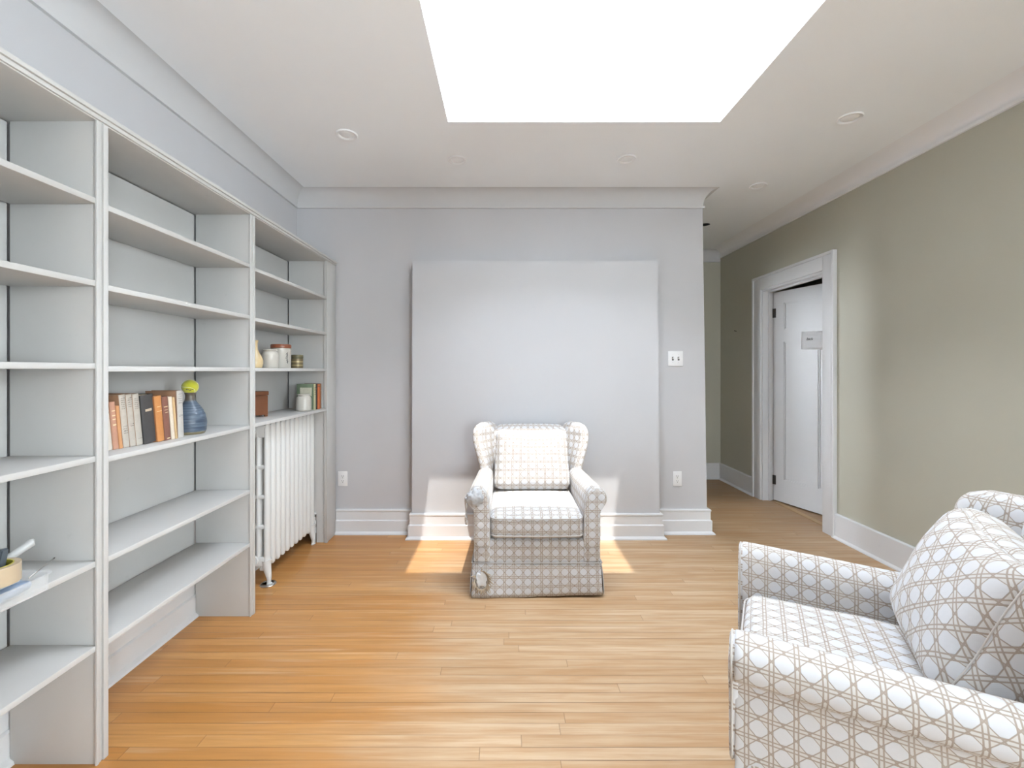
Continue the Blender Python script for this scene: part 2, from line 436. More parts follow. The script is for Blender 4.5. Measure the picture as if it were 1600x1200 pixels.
# ceiling: bottom skin with the skylight and one empty round lamp hole in the hall
HX, HY, HR = 1.948, 4.39, .052
bm = BM()
def quad(bm, x0, x1, y0, y1, z): bm.faces.new([bm.verts.new(p) for p in ((x0,y0,z),(x0,y1,z),(x1,y1,z),(x1,y0,z))])
quad(bm, -1.8, 4.2, -2.8, SKY0, HC); quad(bm, -1.8, SKX0, SKY0, SKY1, HC); quad(bm, SKX1, 4.2, SKY0, SKY1, HC)
quad(bm, -1.8, 4.2, SKY1, HY-.2, HC); quad(bm, -1.8, HX-.2, HY-.2, HY+.2, HC); quad(bm, HX+.2, 4.2, HY-.2, HY+.2, HC); quad(bm, -1.8, 4.2, HY+.2, 5.6, HC)
ns = 48; inn, outr, upr = [], [], []
for i in range(ns):
    a = 2*PI*i/ns; c, s = math.cos(a), math.sin(a); k = .2/max(abs(c), abs(s))
    inn.append(bm.verts.new((HX+HR*c, HY+HR*s, HC))); outr.append(bm.verts.new((HX+k*c, HY+k*s, HC))); upr.append(bm.verts.new((HX+HR*c, HY+HR*s, HC+.004)))
for i in range(ns):
    j = (i+1) % ns
    bm.faces.new((inn[i], inn[j], outr[j], outr[i])); bm.faces.new((inn[i], upr[i], upr[j], inn[j]))
for x0, x1, y0, y1 in ((-1.9, 4.3, -2.9, SKY0-.05), (-1.9, SKX0-.05, SKY0-.05, SKY1+.05), (SKX1+.05, 4.3, SKY0-.05, SKY1+.05), (-1.9, 4.3, SKY1+.05, 5.7)):
    quad(bm, x0, x1, y0, y1, HC+.15)
tag(link('ceiling', bm, M['ceiling']), kind='structure')
bm = BM(); lathe(bm, [(HR+.001, 0.0), (HR+.001, .12), (0, .12)], (HX, HY, HC+.0035)); 
tag(link('ceiling_lamp_hole', bm, M['dark']), 'empty dark round lamp hole in the hallway ceiling', 'ceiling hole')
# skylight
e = empty('window_1', ((SKX0+SKX1)/2, (SKY0+SKY1)/2, HC)); tag(e, kind='structure')
cx, cy = (SKX0+SKX1)/2, (SKY0+SKY1)/2; hx, hy, hz = (SKX1-SKX0)/2, (SKY1-SKY0)/2, SKZ-HC
bm = BM()
box(bm, -hx-.05, -hx, -hy-.05, hy+.05, 0.001, hz); box(bm, hx, hx+.05, -hy-.05, hy+.05, .001, hz)
box(bm, -hx, hx, -hy-.05, -hy, .001, hz); box(bm, -hx, hx, hy, hy+.05, .001, hz)
link('skylight_shaft', bm, M['shaft'], e)
bm = BM()
box(bm, -hx-.05, -hx, -hy-.05, hy+.05, hz, hz+.04); box(bm, hx, hx+.05, -hy-.05, hy+.05, hz, hz+.04)
box(bm, -hx, hx, -hy-.05, -hy, hz, hz+.04); box(bm, -hx, hx, hy, hy+.05, hz, hz+.04)
link('window_frame', bm, M['trim'], e)
bm = BM(); box(bm, -hx, hx, -hy, hy, hz+.012, hz+.018); link('window_pane', bm, M['skyglass'], e)

# cove molding all round, with a small bead under it
def coveprof(zb, w_, bead=.014):
    p = [(0, zb-.012), (bead, zb-.010), (bead, zb+.006), (.004, zb+.008)]
    for i in range(9):
        a = i/8*PI/2; p.append((.004+(w_-.004)*(1-math.cos(a)), zb+.008+(HC-zb-.008)*math.sin(a)))
    p.append((0, HC)); return p
loopw = [(XL, YF), (XL, YE), (XC_T+.002, YE), (XC_T+.002, YH), (XR, YH), (XR, YF), (XL, YF)]
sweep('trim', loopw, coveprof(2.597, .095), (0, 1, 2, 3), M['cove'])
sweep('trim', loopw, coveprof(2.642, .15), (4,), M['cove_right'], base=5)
# baseboards
bprof = [(0, .194), (.015, .194), (.021, .189), (.021, .180), (.017, .175), (.017, .112), (.0215, .110), (.0265, .104), (.0265, .022), (.043, .010), (.045, 0), (0, 0)]
rprof = [(0, .190), (.014, .190), (.020, .184), (.020, .020), (.034, .008), (.036, 0), (0, 0)]
PXL, PXR, PY = -.722, 1.190, 3.462     # projecting boxed panel
sweep('baseboard_left', [(XL, YF), (XL, YE-.18)], bprof, None, M['trim'])
sweep('baseboard_back', [(-1.345, YE), (PXL+.0, YE)], bprof, None, M['trim'])
sweep('baseboard_back', [(PXR, YE), (XC_B+.002, YE), (XC_B+.002, YE+.16)], bprof, None, M['trim'], base=2)
sweep('baseboard_panel', [(PXL, YE), (PXL, PY), (PXR, PY), (PXR, YE)], bprof, None, M['trim'])
# unseen neighbouring room, added with one window to light the hall
bm = BM(); rx0, rx1, ry0, ry1 = 0.0, XC_B-.15, YE+.141, YH
box(bm, rx0, rx1, ry1, ry1+.12, 0, 2.85)
for y0_, y1_, z0_, z1_ in ((ry0, 4.75, 0, 2.85), (5.2, ry1, 0, 2.85), (4.75, 5.2, 0, 1.0), (4.75, 5.2, 2.1, 2.85)): box(bm, rx0-.12, rx0, y0_, y1_, z0_, z1_)
tag(link('wall_added_room', bm, M['wall']), kind='structure')
sweep('baseboard_hall', [(XC_B, HY1+.12), (XC_B, YH), (XR, YH), (XR, 4.606)], rprof, None, M['trim'])
sweep('baseboard_right', [(XR, 3.481), (XR, YF), (XL, YF)], rprof, None, M['trim'])
# boxed panel standing proud of the end wall
bm = BM()
hexa(bm, [(PXL-.004, PY, 0), (PXR+.004, PY, 0), (PXR+.004, YE, 0), (PXL-.004, YE, 0), (PXL, PY, 2.142), (PXR-.014, PY, 2.142), (PXR-.014, YE, 2.142), (PXL, YE, 2.142)])
bmesh.ops.bevel(bm, geom=[e_ for e_ in bm.edges], offset=.003, segments=2, affect='EDGES')
o = link('wall_panel', bm, M['panel'], auto=30); tag(o, kind='structure')
# casing of a hall opening, seen edge-on past the end wall's corner
bm = BM(); box(bm, XC_B-.035, XC_B+.012, YE+.14, YE+.25, 0, 2.03); box(bm, XC_B-.035, XC_B+.012, YE+.25, YE+1.05, 1.92, 2.03); box(bm, XC_B-.035, XC_B+.012, YE+1.05, YE+1.16, 0, 2.03)
tag(link('trim_6', bm, M['trim']), kind='structure')

# ---------------------------------------------------------------- door in the right wall
dr = empty('door_1', (XR, (DY0+DY1)/2, 0)); tag(dr, kind='structure')
dy0, dy1 = DY0-(DY0+DY1)/2, DY1-(DY0+DY1)/2
bm = BM(); cw = .122; ct = .022
def casing_box(x0, x1, y0, y1, z0, z1): box(bm, x0, x1, y0, y1, z0, z1, bev=.003)
casing_box(-ct, 0, dy0-cw, dy0, 0, DZ+cw); casing_box(-ct, 0, dy1, dy1+cw, 0, DZ+cw); casing_box(-ct, 0, dy0, dy1, DZ, DZ+cw)
casing_box(-ct-.012, 0, dy0-cw-.012, dy0-cw+.012, 0, DZ+cw+.012); casing_box(-ct-.012, 0, dy1+cw-.012, dy1+cw+.012, 0, DZ+cw+.012)
casing_box(-ct-.012, 0, dy0-cw+.0125, dy1+cw-.0125, DZ+cw-.012, DZ+cw+.012)
link('casing', bm, M['trim'], dr, auto=30)
bm = BM(); box(bm, -.004, .124, dy0, dy0+.018, 0, DZ); box(bm, -.004, .124, dy1-.018, dy1, 0, DZ); box(bm, -.004, .124, dy0+.018, dy1-.018, DZ-.018, DZ)
box(bm, .05, .085, dy1-.030, dy1-.018, 0, DZ-.018); box(bm, .05, .085, dy0+.018, dy0+.030, 0, DZ-.018); box(bm, .05, .085, dy0+.03, dy1-.03, DZ-.030, DZ-.018)
link('jamb', bm, M['trim'], dr, auto=30)
bm = BM(); box(bm, .075, .125, dy0+.018, dy1-.018, .0005, .004); link('threshold', bm, plain('oak_threshold', (.42, .26, .11), .4, scale=12, var=.2), dr)
# leaf: hinge at far jamb, opens away; local x along the leaf from the hinge, y thickness (0 = room face)
LW, LH, LT = .825, 2.055, .038
leaf = BM()
st, tr_, lr, br = .115, .115, .12, .22
def frame_panels():
    holes = [(st, LW-st, LH-tr_-.26, LH-tr_)]
    zt = LH-tr_-.26-lr; pw = (LW-2*st-.09)/2
    holes += [(st, st+pw, br, zt), (st+pw+.09, LW-st, br, zt)]
    return holes
holes = frame_panels()
box(leaf, 0, st, 0, LT, 0, LH); box(leaf, LW-st, LW, 0, LT, 0, LH)
box(leaf, st, LW-st, 0, LT, LH-tr_, LH); box(leaf, st, LW-st, 0, LT, holes[1][3], holes[0][2]); box(leaf, st, LW-st, 0, LT, 0, br)
box(leaf, holes[1][1], holes[2][0], 0, LT, br, holes[1][3])
for x0, x1, z0, z1 in holes:
    box(leaf, x0, x1, .012, LT-.012, z0, z1)
    for (a, b, c, d) in ((x0, x0+.012, z0, z1), (x1-.012, x1, z0, z1), (x0, x1, z0, z0+.012), (x0, x1, z1-.012, z1)):
        box(leaf, a, b, .006, .013, c, d)
lf = link('door_leaf', leaf, M['door'], dr)
ang = math.radians(17.5)
# leaf local x -> world (-y rotated into +x); local y -> away from the room
lm = Matrix(((math.sin(ang), math.cos(ang), 0, .098), (-math.cos(ang), math.sin(ang), 0, dy1-.024), (0, 0, 1, .012), (0, 0, 0, 1)))
lf.matrix_local = lm
for hz_ in (.20, 1.85):
    bm = BM(); tube(bm, [(0, -.006, hz_-.045), (0, -.006, hz_+.045)], .0055, 12); box(bm, -.004, .028, -.0035, -.0005, hz_-.045, hz_+.045)
    link('hinge', bm, M['black'], lf, auto=40)['label'] = 'dark metal hinge'
# paper note taped to the door (rests on the leaf, so a thing of its own)
note = BM(); uvl = None
g = []
for i in range(9):
    row = []
    for j in range(7):
        x = i/8*.216; z = j/6*.165
        row.append(note.verts.new((x, -.0015-.010*(i/8)**2-.004*math.sin(j/6*PI), z-.010*(i/8))))
    g.append(row)
for i in range(8):
    for j in range(6): note.faces.new((g[i][j], g[i+1][j], g[i+1][j+1], g[i][j+1]))
r_ = bmesh.ops.solidify(note, geom=list(note.faces), thickness=.0006)
nt_o = link('paper_note', note, M['paper'], smooth=True)
LMW = Matrix.Translation((XR, (DY0+DY1)/2, 0)) @ lm
nt_o.matrix_world = LMW @ Matrix.Translation((.30, 0, 1.478))
tag(nt_o, 'white paper note with a short handwritten word on the ajar white door', 'paper note')
cu = bpy.data.curves.new('handwriting', 'FONT'); cu.body = 'back'; cu.size = .034; cu.extrude = .0003; cu.shear = .25
tmp = bpy.data.objects.new('tmp_text', cu); COL.objects.link(tmp); bpy.context.view_layer.update()
me = bpy.data.meshes.new_from_object(tmp.evaluated_get(bpy.context.evaluated_depsgraph_get())); bpy.data.objects.remove(tmp)
me.name = 'handwriting'; me.materials.clear(); me.materials.append(M['ink'])
ho = bpy.data.objects.new('handwriting', me); COL.objects.link(ho); ho.parent = nt_o
ho.location = (.055, -.0098, .083); ho.rotation_euler = (PI/2, .04, 0); ho['label'] = 'dark handwritten word'
# nail in the hall wall
bm = BM(); tube(bm, [(XR, 4.98, 1.73), (XR-.02, 4.98, 1.735)], .003, 8); tube(bm, [(XR-.02, 4.98, 1.735), (XR-.022, 4.98, 1.735)], .006, 8)
tag(link('nail', bm, M['black']), 'small dark nail in the green hallway wall left of the door', 'nail')

# ================================================================ CEILING DOWNLIGHTS
DL = [(-.957, 2.70, 'round white recessed ceiling light nearest the bookcase, left of the skylight'),
      (-.329, 3.03, 'round white recessed ceiling light beyond the left corner of the skylight, above the boxed panel'),
      (.813, 3.012, 'round white recessed ceiling light just beyond the skylight, right of centre'),
      (1.947, 3.451, 'round white recessed ceiling light above the entrance to the hallway'),
      (1.939, 2.523, 'round white recessed ceiling light right of the skylight, near the green wall')]
for i, (x, y, lb) in enumerate(DL):
    t = empty('recessed_ceiling_light', (x, y, HC)); tag(t, lb, 'ceiling light', 'recessed ceiling lights around the skylight')
    bm = BM(); lathe(bm, [(.0635, -.0005), (.0635, -.004), (.060, -.008), (.050, -.007), (.044, -.002), (.043, .0)], seg=48)
    link('trim_ring', bm, M['ring'], t, auto=40)
    bm = BM(); lathe(bm, [(.043, -.0006), (.040, -.003), (.022, -.006), (0, -.0065)], seg=40)
    link('lamp_lens', bm, M['lightlens'], t, auto=50).rotation_euler = (0, 0, 0)

# ================================================================ OUTLETS AND SWITCH
def plate(name, x, z, w_, h_, label, cat, kind):
    t = empty(name, (x, YE, z)); tag(t, label, cat, 'wall outlets' if kind == 'outlet' else None)
    bm = BM(); box(bm, -w_/2, w_/2, -.006, 0, -h_/2, h_/2, bev=.0025); link('cover_plate', bm, M['plate'], t, auto=40)
    if kind == 'outlet':
        for s in (-1, 1):
            bm = BM(); zc = s*.0195
            box(bm, -.0165, .0165, -.0075, -.006, zc-.014, zc+.014, bev=.0006)
            box(bm, -.008, -.0055, -.0079, -.0074, zc-.002, zc+.008, 1); box(bm, .0055, .008, -.0079, -.0074, zc-.002, zc+.007, 1)
            box(bm, -.003, .003, -.0079, -.0074, zc-.010, zc-.005, 1)
            link('socket', bm, [M['plate'], M['dark']], t)
        bm = BM(); tube(bm, [(0, -.006, 0), (0, -.0072, 0)], .003, 10); link('screw', bm, M['chrome'], t)
    else:
        for s in (-1, 1):
            bm = BM(); xc = s*.023
            box(bm, xc-.007, xc+.007, -.0068, -.006, -.014, .014, 1)
            hexa(bm, [(xc-.0045, -.017, .003), (xc+.0045, -.017, .003), (xc+.0045, -.0065, -.006), (xc-.0045, -.0065, -.006), (xc-.0045, -.018, .010), (xc+.0045, -.018, .010), (xc+.0045, -.0065, .008), (xc-.0045, -.0065, .008)])
            link('toggle', bm, [M['plate'], M['dark']], t)
            for q_ in (-1, 1):
                bm = BM(); tube(bm, [(xc, -.006, q_*.030), (xc, -.0072, q_*.030)], .003, 10); link('screw', bm, M['chrome'], t)
plate('wall_outlet', -1.296, .435, .075, .118, 'white wall outlet beside the bookcase end, left of the boxed panel', 'outlet', 'outlet')
plate('wall_outlet', 1.367, .435, .070, .118, 'white wall outlet right of the boxed panel, near the hallway corner', 'outlet', 'outlet')
plate('light_switch', 1.353, 1.39, .118, .118, 'white double light switch plate on the grey wall beside the hallway', 'light switch', 'switch')

# ================================================================ BOOKCASE
FX, BX = -1.345, -1.634        # front plane and back
bc = empty('bookcase', (-1.5, 2.0, 0)); OB = Vector((-1.5, 2.0, 0))
tag(bc, 'tall white built-in bookcase of three bays along the left wall', 'bookcase')
def part(name, boxes, mat=None, bev=.0015):
    bm = BM()
    for b_ in boxes: box(bm, b_[0]-OB.x, b_[1]-OB.x, b_[2]-OB.y, b_[3]-OB.y, b_[4], b_[5], bev=bev)
    return link(name, bm, mat or M['shelf'], bc, auto=40)
TOPZ = 2.120
UP = [(.30, .32), (1.476, 1.494), (1.494, 1.512), (2.362, 2.392)]
for a, b in UP: part('upright', [(BX, FX-.004, a, b, 0.0, TOPZ)])
# end upright with a notch cut out for the radiator pipe
part('upright', [(BX, FX-.004, 3.376, 3.396, .225, TOPZ), (-1.425, FX-.004, 3.376, 3.396, 0, .225)], bev=0)
part('filler_strip', [(FX-.02, FX, 3.366, YE-.022, 0, TOPZ)])
part('face_molding', [(FX-.004, FX+.004, 1.470, 1.479, 0, TOPZ), (FX-.004, FX+.001, 1.479, 1.4895, 0, TOPZ), (FX-.004, FX-.001, 1.4895, 1.494, 0, TOPZ), (FX-.004, FX+.005, 1.494, 1.512, 0, TOPZ)], bev=.001)
part('face_molding', [(FX-.004, FX+.003, 2.357, 2.378, 0, TOPZ), (FX-.004, FX+.006, 2.378, 2.397, 0, TOPZ)], bev=.001)
part('face_molding', [(FX, FX+.004, 3.362, 3.385, 0, TOPZ)], bev=.001)
part('top_board', [(BX-.02, FX, .30, YE-.022, TOPZ, TOPZ+.026), (FX-.02, FX+.007, .30, YE-.022, TOPZ+.004, TOPZ+.018), (FX-.02, FX+.014, .30, YE-.022, TOPZ+.018, TOPZ+.032)])
BAYS = [((.32, 1.476), (1.865, 1.594, 1.322, 1.017, .672, .394)),
        ((1.512, 2.362), (1.858, 1.587, 1.313, 1.007, .668, .389)),
        ((2.392, 3.376), (1.850, 1.581, 1.311, 1.012))]
for (a, b), zs in BAYS:
    for z in zs: part('shelf_board', [(BX+.004, FX-.001, a+.0005, b-.0005, z-.019, z)])
# thin back boards, with dark joints left at their edges
for (a, b), zs in BAYS:
    z0 = .196 if a < 2.3 else .60
    part('back_board', [(BX-.012, BX-.006, a+.003, b-.003, z0, TOPZ-.004)], bev=0)

# ================================================================ BOOKS, VASE, BALL
def spine_mat(col, h, t, bands, marks, label):
    m, nt, b = newmat('book_spine'); q = N(nt); tc = q.new('ShaderNodeTexCoord').outputs['Object']
    s_ = q.new('ShaderNodeSeparateXYZ'); nt.links.new(tc, s_.inputs[0]); y, z = s_.outputs[1], s_.outputs[2]
    c = q.mix(q.noise(tc, 45, 5, .65), tuple(x*.8 for x in col), tuple(min(1, x*1.14) for x in col))
    across = q.m('ABSOLUTE', q.m('SUBTRACT', y, t/2))
    def zone(z0, z1): return q.m('MULTIPLY', q.m('GREATER_THAN', z, h*z0), q.m('LESS_THAN', z, h*z1))
    for z0, z1, fr_, colr in bands:
        k = q.m('MULTIPLY', zone(z0, z1), q.m('LESS_THAN', across, t*fr_/2)); c = q.mix(q.m('MULTIPLY', k, .8), c, colr)
    for j, (z0, z1, cnt) in enumerate(marks):
        rows = q.m('FRACT', q.m('MULTIPLY', q.m('SUBTRACT', z, h*z0), cnt/(h*(z1-z0))))
        ink = q.step(q.noise(q.comb(q.m('MULTIPLY', y, 520), q.m('MULTIPLY', z, 260), len(label)+j*3.0), 1.0, 2), .47, .55)
        k = q.m('MULTIPLY', q.m('MULTIPLY', zone(z0, z1), q.m('LESS_THAN', across, t*.32)), q.m('MULTIPLY', ink, q.m('MULTIPLY', q.m('GREATER_THAN', rows, .25), q.m('LESS_THAN', rows, .72))))
        c = q.mix(q.m('MULTIPLY', k, .85), c, (.05, .045, .04))
    nt.links.new(c, b.inputs['Base Color']); b.inputs['Roughness'].default_value = .65
    return m
def book(name, loc, d, t, h, lean, spine, cover, label, cat='book', bands=(), marks=(), rz=0.0, group=None, parent=None, pagecol=(.62, .54, .42)):
    """spine faces +x; thickness along y; origin at the front lower near corner of the spine"""
    o = empty(name, loc); o.rotation_euler = (lean, 0, rz); tag(o, label, cat, group)
    mc = plain(name+'_cover', cover, .7, scale=40, var=.15); ms = spine_mat(spine, h, t, bands, marks, label); mp_ = plain(name+'_pages', pagecol, .9, scale=300, var=.1)
    bm = BM()
    box(bm, -d, -.003, 0, .0025, 0, h, 0, .0006); box(bm, -d, -.003, t-.0025, t, 0, h, 0, .0006)
    n = 8; prof = []
    for i in range(n+1):
        a = -PI/2+PI*i/n; prof.append((-.004+.0055*math.cos(a), t/2+t/2*math.sin(a)))
    inn_ = [(-.007, y) for x, y in reversed(prof)]
    pr = prof+[(-.0065, t), (-.0065, 0)]
    A = [bm.verts.new((x, y, 0)) for x, y in pr]; B = [bm.verts.new((x, y, h)) for x, y in pr]; m_ = len(pr)
    for i in range(m_):
        f = bm.faces.new((A[i], A[(i+1) % m_], B[(i+1) % m_], B[i])); f.material_index = 1
    f = bm.faces.new(list(reversed(A))); f.material_index = 1; f = bm.faces.new(B); f.material_index = 1
    bmesh.ops.recalc_face_normals(bm, faces=bm.faces)
    link('cover', bm, [mc, ms], o, auto=50)
    bm = BM(); box(bm, -d+.004, -.006, .0024, t-.0024, .003, h-.003); link('page_block', bm, mp_, o)
    return o
gilt = (.75, .62, .38)
white_j, brownb = (.45, .405, .35), (.30, .17, .10)
SZ = 1.007+.0006
G1 = 'old books on the middle bay shelf'
def bx(px, f=0.0):       # x plane of spines slopes gently outwards
    return -1.433+.038*f
def yof(px, X): return -X*700/(790-px)
specs = [ # px0, px1, height, spine, cover, bands, marks, label
 (168.5, 177.5, .215, (.58,.53,.46), (.50,.44,.36), (), ((.6,.9,4),), 'thin worn cream book half hidden at the left end beside the upright'),
 (178.5, 187.5, .176, (.47,.25,.17), (.42,.22,.13), ((.50,.53,.6,gilt),(.62,.64,.6,gilt),(.70,.72,.6,gilt),(.80,.82,.6,gilt)), (), 'short copper and plum book with gilt lettering'),
 (188.0, 193.2, .160, (.55,.27,.12), (.48,.22,.10), (), (), 'shortest thin orange book in the row'),
 (194.0, 204.3, .200, white_j, brownb, (), ((.72,.95,6),(.25,.42,4)), 'cream jacketed book, first of three alike, next to the short orange book'),
 (204.6, 214.3, .200, (.43,.39,.34), brownb, (), ((.75,.95,5),(.38,.45,2)), 'cream jacketed book, middle of three alike'),
 (214.6, 224.8, .200, (.42,.385,.335), brownb, (), ((.70,.93,6),(.12,.14,1)), 'cream jacketed book, third of three alike, beside the thick black book'),
 (226.5, 246.5, .192, (.055,.052,.052), (.03,.03,.03), ((.66,.71,.5,(.62,.50,.36)),), (), 'thick black book with a small gold title'),
 (247.5, 258.6, .186, (.52,.22,.07), (.42,.17,.06), ((.76,.77,.6,gilt),(.66,.67,.7,gilt)), (), 'bright orange-brown cloth book beside the black book'),
 (259.2, 268.5, .182, (.20,.085,.06), (.17,.08,.05), ((.76,.775,.7,gilt),(.69,.70,.6,gilt),(.63,.64,.5,gilt),(.03,.05,.5,gilt)), (), 'dark red-brown book with gilt lines beside the orange one'),
 (269.3, 274.6, .180, (.66,.57,.46), (.50,.42,.34), (), (), 'cream book with bare pale spine beside the dark red-brown one'),
 (275.2, 278.4, .178, (.55,.38,.20), (.45,.30,.16), (), (), 'very thin tan book before the last cream one'),
 (279.2, 288.6, .203, (.46,.44,.41), brownb, (), ((.72,.95,5),(.45,.5,2)), 'tall cream jacketed book at the right end beside the blue vase'),
]
for k, (p0, p1, h, sp, cv_, bd, mk, lb) in enumerate(specs):
    X = bx(p0, (p0-180)/105)
    y0, y1 = yof(p0, X), yof(p1, X)
    t_ = y1-y0-.0008
    lean = .11 if k < 11 else .05
    book('book', (X, y0, SZ), .135 if k != 6 else .14, t_*math.cos(lean), h, lean, sp, cv_, lb, bands=bd, marks=mk, group=G1)

def vase_profile():
    pr = [(0, 0), (.055, 0), (.0595, .006), (.0615, .012), (.064, .02), (.0655, .045), (.0635, .070), (.058, .092), (.049, .112), (.038, .128), (.0275, .142), (.0215, .153), (.0195, .163), (.0192, .175), (.0215, .184), (.0228, .188), (.0205, .1885), (.0175, .180), (.0165, .165), (.0165, .15), (0, .148)]
    out = []
    for i in range(len(pr)-1):
        (r0, z0), (r1, z1) = pr[i], pr[i+1]
        for k in range(4):
            t = k/4; r = r0+(r1-r0)*t; z = z0+(z1-z0)*t
            if 1 <= i <= 12: r += .0007*math.sin(z*900)
            out.append((r, z))
    out.append(pr[-1]); return out
def vase_mat():
    m, nt, b = newmat('blue_stoneware_glaze'); q = N(nt); L = nt.links
    tc = q.new('ShaderNodeTexCoord').outputs['Object']; s = q.new('ShaderNodeSeparateXYZ'); L.new(tc, s.inputs[0]); z = s.outputs[2]
    rings = q.step(q.noise(q.comb(q.m('MULTIPLY', s.outputs[0], 6), q.m('MULTIPLY', s.outputs[1], 6), q.m('MULTIPLY', z, 240)), 1.0, 3), .35, .7)
    c = q.mix(rings, (.045, .065, .10), (.11, .15, .20))
    zz = q.m('ADD', z, q.m('MULTIPLY', q.noise(tc, 30, 2), .008))
    c = q.mix(q.m('SUBTRACT', 1.0, q.step(zz, .014, .019)), c, (.20, .17, .10))
    c = q.mix(q.step(zz, .148, .162), c, (.11, .095, .075))
    L.new(c, b.inputs['Base Color']); b.inputs['Roughness'].default_value = .35
    q.bump(rings, .4, .001, b); return m
VX, VY = -1.452, 2.062
bm = BM(); lathe(bm, vase_profile(), seg=56); vo = link('vase', bm, vase_mat(), auto=60); vo.location = (VX, VY, SZ)
tag(vo, 'bulbous blue-grey ribbed ceramic vase with narrow neck on the bookcase shelf', 'vase')
tb = empty('tennis_ball', (VX, VY, SZ+.1885+.0255)); tag(tb, 'yellow tennis ball resting on the mouth of the blue vase', 'ball')
bm = BM(); bmesh.ops.create_uvsphere(bm, u_segments=40, v_segments=28, radius=.0335)
def felt():
    m, nt, b = newmat('yellow_felt'); q = N(nt); tc = q.new('ShaderNodeTexCoord').outputs['Object']
    c = q.mix(q.noise(tc, 90, 3), (.42, .44, .02), (.56, .56, .05)); nt.links.new(c, b.inputs['Base Color']); b.inputs['Roughness'].default_value = .95
    b.inputs['Sheen Weight'].default_value = .5; q.bump(q.noise(tc, 400, 3), .5, .001, b); return m
link('felt', bm, felt(), tb, smooth=True)
bm = BM(); pts = []
for i in range(61):
    a = 2*PI*i/60
    A_, B_ = .76, .24; x = A_*math.cos(a)+B_*math.cos(3*a); y = A_*math.sin(a)-B_*math.sin(3*a); z = 2*math.sqrt(A_*B_)*math.sin(2*a)
    pts.append(Vector((z, x, y)).normalized()*.0335)
tube(bm, pts[:-1], .0009, 6, closed=True); link('seam', bm, plain('ball_seam', (.75, .77, .55), .9), tb, smooth=True)
bm = BM()
def on_ball(u, v): 
    d = Vector((.55*1, -.83, 0)).normalized(); r = Vector((.83, .55, 0)).normalized()
    return (d*math.sqrt(max(0, 1-u*u-v*v))+r*u+Vector((0, 0, 1))*v)*.0338
for st_ in ([(-.45, -.28), (-.30, -.36), (-.20, -.26), (-.10, -.38), (.0, -.42)], [(-.02, -.50), (.12, -.38), (.28, -.30), (.42, -.26)], [(-.30, -.20), (-.38, -.30)], [(.0, -.30), (.10, -.42)]):
    tube(bm, smoothpath([on_ball(*p) for p in st_], 5), .0011, 6)
link('printed_mark', bm, M['ink'], tb, smooth=True)['label'] = 'black printed mark'

# far bay, upper shelf
Z3 = 1.311+.0006
cer = plain('cream_stoneware', (.48, .455, .41), .3, scale=25, var=.06)
def jar(name, x, y, z, r, h, label, mat, group=None):
    t = empty(name, (x, y, z)); tag(t, label, 'jar', group)
    bm = BM(); pr = [(0, 0), (r*.90, 0), (r, .005), (r*1.0, h*.68), (r*.97, h*.76), (r*.86, h*.84), (r*.76, h*.885), (r*.74, h*.91), (r*.84, h*.93), (r*.86, h*.97), (r*.80, h), (r*.68, h*.985), (r*.66, h*.9), (0, h*.88)]
    lathe(bm, pr, seg=48); link('body', bm, mat, t, auto=45); return t
jar('stoneware_jar', -1.412, 2.683, Z3, .047, .112, 'squat cream stoneware jar in front of the lidded canister', cer)
t = empty('canister', (-1.440, 2.872, Z3)); tag(t, 'cream canister with brown lid and black leaf mark', 'canister')
bm = BM(); lathe(bm, [(0, 0), (.054, 0), (.058, .004), (.0585, .125), (.055, .128), (0, .128)], seg=48); link('body', bm, cer, t, auto=45)
bm = BM(); lathe(bm, [(.0555, .1275), (.0605, .1275), (.061, .131), (.061, .147), (.058, .151), (0, .152)], seg=48); link('lid', bm, plain('brown_glazed_lid', (.24, .075, .035), .3, scale=60, var=.2), t, auto=45)
bm = BM()
def on_can(a, z): return Vector((.0588*math.cos(a), .0588*math.sin(a), z))
for st_ in ([(-.55, .045), (-.42, .07), (-.46, .095), (-.62, .085)], [(-.62, .06), (-.48, .085), (-.38, .10)], [(-.5, .035), (-.4, .05), (-.55, .06)], [(-.42, .03), (-.36, .045)]):
    tube(bm, smoothpath([on_can(*p) for p in st_], 5), .0014, 6)
link('painted_mark', bm, M['ink'], t, smooth=True)['label'] = 'black brushed leaf mark'
t = empty('tin', (-1.405, 3.02, Z3)); tag(t, 'small olive and gold banded tin right of the canister', 'tin')
def tinmat():
    m, nt, b = newmat('banded_tin'); q = N(nt); tc = q.new('ShaderNodeTexCoord').outputs['Object']; s = q.new('ShaderNodeSeparateXYZ'); nt.links.new(tc, s.inputs[0])
    z = s.outputs[2]; c = q.mix(q.step(q.m('FRACT', q.m('MULTIPLY', z, 42)), .55, .65), (.17, .13, .07), (.36, .29, .15))
    c = q.mix(q.step(z, .062, .064), c, (.09, .085, .05)); nt.links.new(c, b.inputs['Base Color']); b.inputs['Roughness'].default_value = .4; b.inputs['Metallic'].default_value = .3; return m
tm = tinmat()
bm = BM(); lathe(bm, [(0, 0), (.036, 0), (.037, .002), (.037, .068), (.036, .070), (0, .070)], seg=40); link('body', bm, tm, t, auto=45)
bm = BM(); lathe(bm, [(.0365, .0705), (.0385, .0705), (.0385, .087), (.037, .089), (0, .089)], seg=40); link('lid', bm, plain('tin_lid', (.13, .115, .06), .4, .3), t, auto=45)
t = empty('small_jug', (-1.425, 2.545, Z3)); tag(t, 'amber and cream glazed small jug half hidden behind the bookcase upright', 'jug')
am = plain('amber_glaze', (.58, .44, .25), .25, scale=20, var=.25)
